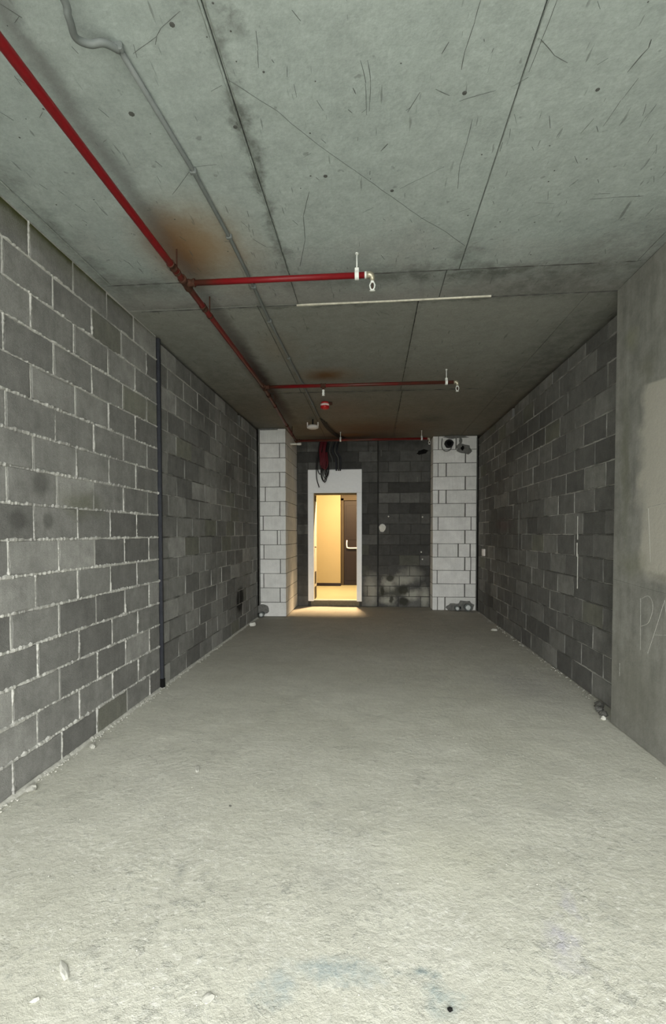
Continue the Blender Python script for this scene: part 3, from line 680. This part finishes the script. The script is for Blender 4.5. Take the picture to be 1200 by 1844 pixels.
# sprinkler pipework
pw = empty('sprinkler_pipework', (-1.22, 0, 3.06)); tag(pw, 'red sprinkler pipework hanging below the ceiling, rusty towards the back', 'pipe')
def W(p): return (p[0]+1.22, p[1], p[2]-3.06)
PR = .0205; ZP = 3.06
main = MB().tube([W((-1.238, Y0, ZP)), W((-1.236, 1.5, ZP)), W((-1.222, 3.09, ZP)), W((-1.216, 5.3, ZP)), W((-1.32, 7.7, ZP)), W((-1.352, 8.42, ZP))], PR, 14).build('main_pipe', M_red, pw, True)
def branch(y, xa, xb, r=.019):
    return MB().tube([W((xa, y, ZP)), W((xb, y, ZP))], r, 12).build('branch_pipe', M_red, pw, True)
def sleeve(p, ax, r, l, mat, name, parent):
    d = Vector(ax).normalized()*l/2; p = Vector(p)
    pts = [p-d, p-d*.96, p-d*.6, p-d*.5, p+d*.5, p+d*.6, p+d*.96, p+d]
    return MB().tube([W(q) for q in pts], [r*.9, r, r, r*.88, r*.88, r, r, r*.9], 12).build(name, mat, parent, True)
b1 = branch(3.085, -1.222, -.035); b2 = branch(5.32, -1.216, .885); b3 = branch(8.42, -1.352, .97, .021)
for y, x in ((3.085, -1.222), (5.32, -1.216), (8.42, -1.35)):
    sleeve((x, y, ZP), (0, 1, 0), .028, .13, M_rust, 'tee_fitting', pw); sleeve((x+.04, y, ZP), (1, 0, 0), .0265, .05, M_rust, 'branch_socket', pw)
for y, x in ((2.88, -1.224), (3.42, -1.221), (5.62, -1.228), (7.2, -1.298)): sleeve((x, y, ZP), (0, 1, 0), .0255, .06, M_rust, 'coupling', pw)
def hanger(x, y, par, mat=M_zinc, r=.019):
    h = MB(); w2 = .013
    vs = []; n = 16
    for k_ in range(n):
        a = 2*math.pi*k_/n
        for rr, xx in ((r+.001, -w2), (r+.008, -w2), (r+.008, w2), (r+.001, w2)): vs.append(W((x+xx, y+rr*math.cos(a), ZP+rr*math.sin(a))))
    h.add(vs, [(k_*4+j, ((k_+1) % n)*4+j, ((k_+1) % n)*4+(j+1) % 4, k_*4+(j+1) % 4) for k_ in range(n) for j in range(4)])
    h.bbox(W((x-w2, y-.008, ZP+r+.005)), W((x+w2, y+.008, ZP+r+.028)), .002)
    o = h.build('pipe_clamp', mat, par); MB().tube([W((x, y, ZP+r+.02)), W((x, y, H))], .0045, 8).build('hanger_rod', mat, o, True)
    MB().lathe([(.011, 0), (.011, -.008)], W((x, y, H)), 6).build('nut', mat, o)
    return o
hanger(-.10, 3.085, b1); hanger(.80, 5.32, b2); hanger(-.56, 8.42, b3, r=.021); hanger(.85, 8.42, b3, r=.021)
for x, y in ((-1.2235, 2.95), (-1.221, 3.55), (-1.25, 6.1), (-1.33, 7.9)):   # rusty hangers of the main pipe
    o = MB().tube([W((x, y, ZP+.015)), W((x, y, H))], .005, 6).build('hanger_rod', M_rust, main); sleeve((x, y, ZP), (0, 1, 0), .0245, .022, M_rust, 'pipe_clamp', main)
def head(x, y, par, bright=M_zinc, drop=.0):
    'elbow, nipple, frame arms, deflector'
    z = ZP-drop
    root = MB().tube([W((x-.012, y, ZP)), W((x+.012, y, ZP)), W((x+.024, y, ZP-.006)), W((x+.028, y, ZP-.022)), W((x+.028, y, z-.04))], [.021, .022, .02, .017, .014], 10).build('sprinkler_head', M_brass, par, True)
    zz = z-.04; X = x+.028
    m_ = MB(); m_.lathe([(.012, 0), (.013, -.008), (.008, -.012)], W((X, y, zz)), 10)
    for sx in (-1, 1): m_.tube([W((X+sx*.010, y, zz-.008)), W((X+sx*.016, y, zz-.025)), W((X+sx*.012, y, zz-.045)), W((X, y, zz-.055))], .0042, 6)
    m_.lathe([(.005, -.052), (.018, -.058), (.018, -.061), (.004, -.062)], W((X, y, zz)), 12); m_.build('head_frame', bright, root, True)
    MB().tube([W((X, y, zz-.012)), W((X, y, zz-.05))], .0035, 6).build('glass_bulb', M_rust, root, True)
    return root
head(-.03, 3.085, b1); sleeve((-.045, 3.085, ZP), (1, 0, 0), .0235, .012, M_zinc, 'white_collar', b1)
head(.89, 5.32, b2); head(.955, 8.42, b3)
# mid-branch dropper
sleeve((-.545, 5.32, ZP), (1, 0, 0), .025, .06, M_rust, 'tee_fitting', b2)
dr = MB().tube([W((-.545, 5.32, ZP)), W((-.545, 5.32, ZP-.045))], .012, 8).build('dropper', M_rust, b2)
m_ = MB().lathe([(.013, -.045), (.015, -.06), (.010, -.066), (.016, -.085), (.012, -.1), (.017, -.107), (.017, -.110), (.004, -.111)], W((-.545, 5.32, ZP)), 12); m_.build('sprinkler_head', M_zinc, b2, True)

# grey conduit clipped along the ceiling
cn = empty('cable_conduit', (-.9, 0, H)); tag(cn, 'grey plastic conduit clipped along the ceiling right of the red pipe', 'conduit')
def Wc(p): return (p[0]+.9, p[1], p[2]-H)
pts = spline([(-1.06, Y0, 3.17), (-1.03, .8, 3.165), (-1.0, 1.45, 3.16), (-1.012, 1.565, 3.145), (-1.03, 1.63, 3.145), (-1.0, 1.665, 3.155), (-.955, 1.675, 3.165), (-.921, 1.72, 3.182)], 7)
MB().tube([Wc(p) for p in pts], .0125, 12).build('conduit_bend', M_conduit, cn, True)
st = [(-.921, 1.715), (-.872, 2.314), (-.851, 2.831), (-.849, 3.41), (-.853, 3.962), (-.84, 4.8), (-.823, 5.658), (-.815, 6.5), (-.807, 7.3)]
MB().tube([Wc((x, y, 3.186)) for x, y in st], .0105, 12).build('conduit_run', M_conduit, cn, True)
for x, y in st[:-1]:
    MB().bbox(Wc((x-.017, y-.011, 3.172)), Wc((x+.017, y+.011, H)), .004).build('clip', M_conduit, cn)

# pale lath in the ceiling joint
la = empty('lath', (.15, 3.725, H)); tag(la, 'thin pale lath stuck in the cross joint of the ceiling', 'lath')
pts = [(-.74, .012, -.004), (-.6, .006, -.006), (-.3, .004, -.005), (.0, .002, -.006), (.4, -.006, -.006), (.735, -.012, -.006)]
m_ = MB(); vs = []
for i, (x, y, z) in enumerate(pts): hw = .004+.0015*(i % 2) + (.003 if i < 2 else 0); vs += [(x, y-hw, z+.008), (x, y-hw, z-.004), (x, y+hw, z-.004), (x, y+hw, z+.008)]
m_.add(vs, [(i*4+j, i*4+4+j, i*4+4+(j+1) % 4, i*4+(j+1) % 4) for i in range(5) for j in range(4)] + [(0, 1, 2, 3), (23, 22, 21, 20)]); m_.build('strip', M_batten, la)

# white detector on the ceiling, red sounder
de = empty('smoke_detector', (-.93, 7.45, H)); tag(de, 'white dish-shaped detector on a bracket below the ceiling near the back wall', 'detector')
MB().lathe([(.03, -.085), (.075, -.095), (.095, -.115), (.09, -.135), (.06, -.148), (.01, -.15)], n=20).build('dish', M_whiteplastic, de, True)
for sx in (-1, 1): MB().bbox((sx*.083-.009, -.012, -.12), (sx*.083+.009, .012, -.045), .003).build('arm', M_whiteplastic, de)
MB().tube([(0, 0, 0), (0, 0, -.09)], .012, 8).build('stem', M_black, de)
be = empty('alarm_sounder', (-.645, 6.5, H)); tag(be, 'round red alarm sounder with a pale lens on the ceiling behind the second pipe branch', 'alarm')
MB().lathe([(.05, 0), (.055, -.012), (.05, -.02)], n=20).build('base', M_alarm, be, True)
MB().lathe([(.05, -.02), (.062, -.026), (.062, -.048), (.055, -.052)], n=20).build('lens', M_pinkglass, be, True)
MB().lathe([(.058, -.052), (.062, -.058), (.056, -.085), (.03, -.096), (.005, -.098)], n=20).build('body', M_alarm, be, True)
MB().bbox((.05, -.01, -.04), (.10, .01, 0), .004).build('bracket', M_rust, be)

# cables from the conduit end to the back wall and hanging over the door
def bundle(name, label, cat, curves, loc):
    e = empty(name, loc); tag(e, label, cat, None)
    for pts, r, mat, nm in curves: MB().tube([(p[0]-loc[0], p[1]-loc[1], p[2]-loc[2]) for p in spline(pts, 7)], r, 7).build(nm, mat, e, True)
    return e
bundle('ceiling_cable', 'black cables crossing the ceiling from the grey conduit to the back wall', 'cable',
  [([(-.807+i*.025, 7.25+i*.12, 3.183), (-.77+i*.02, 7.9, 3.165), (-.70+i*.03, 8.5, 3.175), (-.60+i*.04, 8.9, 3.175), (-.66+i*.06, 9.1, 3.15)], .006, M_black, 'cable') for i in range(4)], (-.8, 7.3, H))
rr = random.Random(11); cv = []
for i in range(9):
    x = -1.0+.014*i; zb = 2.68+rr.uniform(-.05, .12)
    cv.append(([(x+.03, 9.02, 3.17), (x+rr.uniform(-.015, .015), 9.01, 2.98), (x+rr.uniform(-.02, .02), 9.0, zb+.1), (x+.02, 9.0, zb), (x+.05, 9.0, zb+.1), (x+.03, 9.01, 2.95)], .010, M_redcable, 'red_cable'))
bundle('red_cable_coil', 'dark red cable coils hanging from the ceiling over the door frame', 'cable', cv, (-.95, 9.14, 3.18))
cv = []
for i, (x, zb) in enumerate(((-1.06, 2.30), (-1.02, 2.55), (-.95, 2.42), (-.91, 2.46), (-.89, 2.5), (-.93, 2.40))):
    if i == 0: p = [(x+.06, 9.11, 3.17), (x, 9.11, 2.8), (x-.01, 9.11, 2.6), (x, 9.11, 2.45), (x+.045, 9.11, zb)]
    else: p = [(x+.02, 9.12, 3.17), (x-.02, 9.11, 2.85), (x-.03, 9.11, zb+.12), (x+.02, 9.11, zb), (x+.06, 9.11, zb+.12), (x+.04, 9.12, 2.85), (x+.05, 9.12, 3.15)]
    cv.append((p, .0085, M_black, 'cable'))
bundle('black_cable_tangle', 'tangle of black cables drooping in front of the door frame header', 'cable', cv, (-.95, 9.15, 3.18))
cv = []
for i, x in enumerate((-.80, -.74, -.70, -.665)): cv.append(([(x+.02, 9.2, 3.19), (x-.02, 9.17, 3.0), (x+.03+.01*i, 9.17, 2.85), (x+.05, 9.16, 2.62+.05*(i == 0))], .013, M_post if i % 2 else plain('smoky_grey_tube', (.09, .095, .09), .5), 'flexible_tube'))
bundle('grey_conduit_drop', 'dark grey flexible tubes hanging right of the red cables', 'cable', cv, (-.72, 9.18, 3.18))

# short white pipe at the top of the left pillar
sp = empty('pipe_stub', (-1.47, 8.5, 3.02)); tag(sp, 'short white pipe stub sticking out near the top of the left pillar', 'pipe')
MB().tube([(-.01, 0, 0), (.19, 0, 0)], .017, 12).build('tube', M_plastergob, sp, True); MB().tube([(.13, 0, 0), (.2, 0, 0)], .022, 12).build('collar', M_zinc, sp, True)

# coil of black tube at the right pillar
ck = empty('tube_coil', (1.385, 8.86, 3.045)); tag(ck, 'coil of black corrugated tube at the top of the right pillar', 'tube')
ring = [(.062*math.cos(a)*(1+.1*math.sin(3*a)), -.01-.012*k_/20, .062*math.sin(a)) for k_ in range(41) for a in (2*math.pi*k_/20+.4,)]
MB().tube(ring, .017, 8).build('loop', M_black, ck, True)
MB().tube([(p.x, p.y, p.z) for p in spline([(.045, -.01, -.06), (.02, -.015, -.11), (-.05, -.015, -.135), (-.11, -.01, -.10), (-.13, .0, -.02), (-.12, .01, .1)], 7)], .0085, 7).build('tail', M_patch, ck, True)

# pipe stubs at the pillar feet
def stub(x, y, r, label, z):
    e = empty('waste_pipe', (x, y, 0)); tag(e, label, 'pipe')
    MB().lathe([(r, .03), (r, -.09), (r*.93, -.092), (r*.9, -.07)], (0, 0, z), 18, 'Y').build('pipe_end', M_conduit, e, True)
    MB().lathe([(r*.88, -.085), (r*.5, -.1), (r*.05, -.105)], (0, 0, z), 18, 'Y').build('plug', plain('pale_grey_plug', (.66, .70, .68), .6), e, True)
stub(1.545, 8.89, .045, 'smaller capped grey pipe end at the foot of the right pillar', .05)
stub(1.735, 8.88, .066, 'larger capped grey pipe end at the foot of the right pillar', .07)
stub(-1.875, 7.99, .042, 'capped pale pipe end at the foot of the left pillar', .045)
# socket box on the right wall
so = empty('socket_box', (XR, 8.38, 1.09)); tag(so, 'small white socket box on the right block wall near the far pillar', 'socket')
MB().bbox((-.035, -.06, -.06), (.01, .06, .06), .006).build('housing', M_whiteplastic, so); MB().bbox((-.04, -.035, -.035), (-.034, .035, .035), .002).build('cover', M_zinc, so)

# rubble at the column foot and bits on the floor
def stone(name, label, cat, x, y, r, seed, mat, group=None):
    o = lump(r, seed).build(name, mat); o.location = (x, y, r[2]*.55-.003); o.rotation_euler = (0, 0, seed); tag(o, label, cat, group); return o
stone('rubble_stone', 'white plaster chunk on the floor at the foot of the column', 'rubble', 1.765, 3.77, (.026, .020, .016), 1, M_plastergob)
stone('rubble_stone', 'dark rubble stone nearest the white chunk at the column foot', 'rubble', 1.80, 3.85, (.035, .03, .022), 2, M_stone)
stone('rubble_stone', 'grey rubble stone behind the dark one against the right wall', 'rubble', 1.81, 3.93, (.03, .04, .022), 3, M_patch)
stone('rubble_stone', 'farthest rubble stone in the corner between column and right wall', 'rubble', 1.85, 4.02, (.04, .04, .03), 4, M_stone)
stone('mortar_lump', 'flat pale mortar splat on the floor at left', 'mortar', -1.054, 2.763, (.045, .014, .008), 5, M_pale)
stone('screed_flake', 'long raised cement flake on the floor at bottom left', 'flake', -1.0, 1.435, (.011, .046, .005), 6, M_pale).rotation_euler = (0, 0, .75)
stone('screed_flake', 'small cement flake below the long one at bottom left', 'flake', -1.026, 1.335, (.014, .009, .005), 7, M_pale)
stone('cement_chip', 'flat cement chip near the bottom edge left of centre', 'flake', -.50, 1.385, (.016, .02, .0045), 9, M_pale)
stone('pebble', 'small black lump standing in for a pit in the floor near the bottom edge right of centre', 'pebble', .233, 1.407, (.007, .009, .006), 8, M_hole)  # black lump added in place of a dark pit
stone('pebble', 'tiny dark pebble on the floor left of centre below the mortar splat', 'pebble', -.74, 2.4, (.008, .006, .004), 12, M_stone)
stone('mortar_lump', 'pale mortar lump on the floor beside the left wall foot', 'mortar', -1.86, 3.0, (.02, .026, .014), 10, M_pale)
stone('mortar_lump', 'pale mortar lump on the floor at the left frame edge', 'mortar', -1.89, 2.47, (.03, .035, .015), 13, M_pale)
stone('mortar_lump', 'pale crumb of plaster at the far end of the right wall foot', 'mortar', 1.78, 7.1, (.03, .05, .02), 14, M_pale)
stone('mortar_lump', 'pale plaster crumb at the far end of the left wall foot', 'mortar', -1.84, 7.2, (.03, .06, .035), 15, M_plastergob)
# loose crumbs along the wall feet
cm = MB(); rq = random.Random(21)
def crumbs(x, ya, yb, n, side):
    for i in range(n):
        r = rq.uniform(.002, .007); yy = rq.uniform(ya, yb); xx = x+side*abs(rq.gauss(0, .025))
        if any(math.hypot(xx-p_[0], yy-p_[1]) < .09 for p_ in ((1.8, 3.85), (1.81, 3.93), (1.85, 4.02), (1.765, 3.77), (1.78, 7.1), (-1.84, 7.2), (-1.86, 3.0), (-1.89, 2.47))): continue
        s0 = lump((r, r*rq.uniform(.7, 1.3), r*.7), rq.random())
        cm.add([(a+xx, b+yy, c+r*.3) for a, b, c in s0.v], s0.f)
crumbs(XL+.004, 1.9, 4.3, 420, 1); crumbs(XL+.004, 4.3, 7.9, 260, 1); crumbs(XR-.004, 3.75, 8.8, 260, -1); 
for i in range(260):
    r = rq.uniform(.0012, .0035); s0 = lump((r, r, r*.7), rq.random()); xx, yy = rq.uniform(-1.5, 1.7), rq.uniform(1.3, 3.5); cm.add([(a+xx, b+yy, c) for a, b, c in s0.v], s0.f)
tag(cm.build('mortar_crumbs', M_pale), 'loose mortar crumbs along the foot of the walls', 'crumbs', kind='stuff')
# mortar fillet where the left wall meets the floor
fi = MB(); vs = []; n = 260
for i in range(n+1):
    y = 1.4+(7.9-1.4)*i/n; q = mn.noise(Vector((y*6, 0, 0))); q2 = mn.noise(Vector((y*28, 1, 0))); ww = .022+.016*q+.008*q2; hh = .012+.008*q2
    vs += [(XL-.004, y, hh), (XL+ww*.5, y, hh*.6), (XL+ww, y, -.006)]
fi.add(vs, [f for i in range(n) for f in ((i*3, i*3+3, i*3+4, i*3+1), (i*3+1, i*3+4, i*3+5, i*3+2))]); fi.build('mortar_fillet', M_pale, floor)
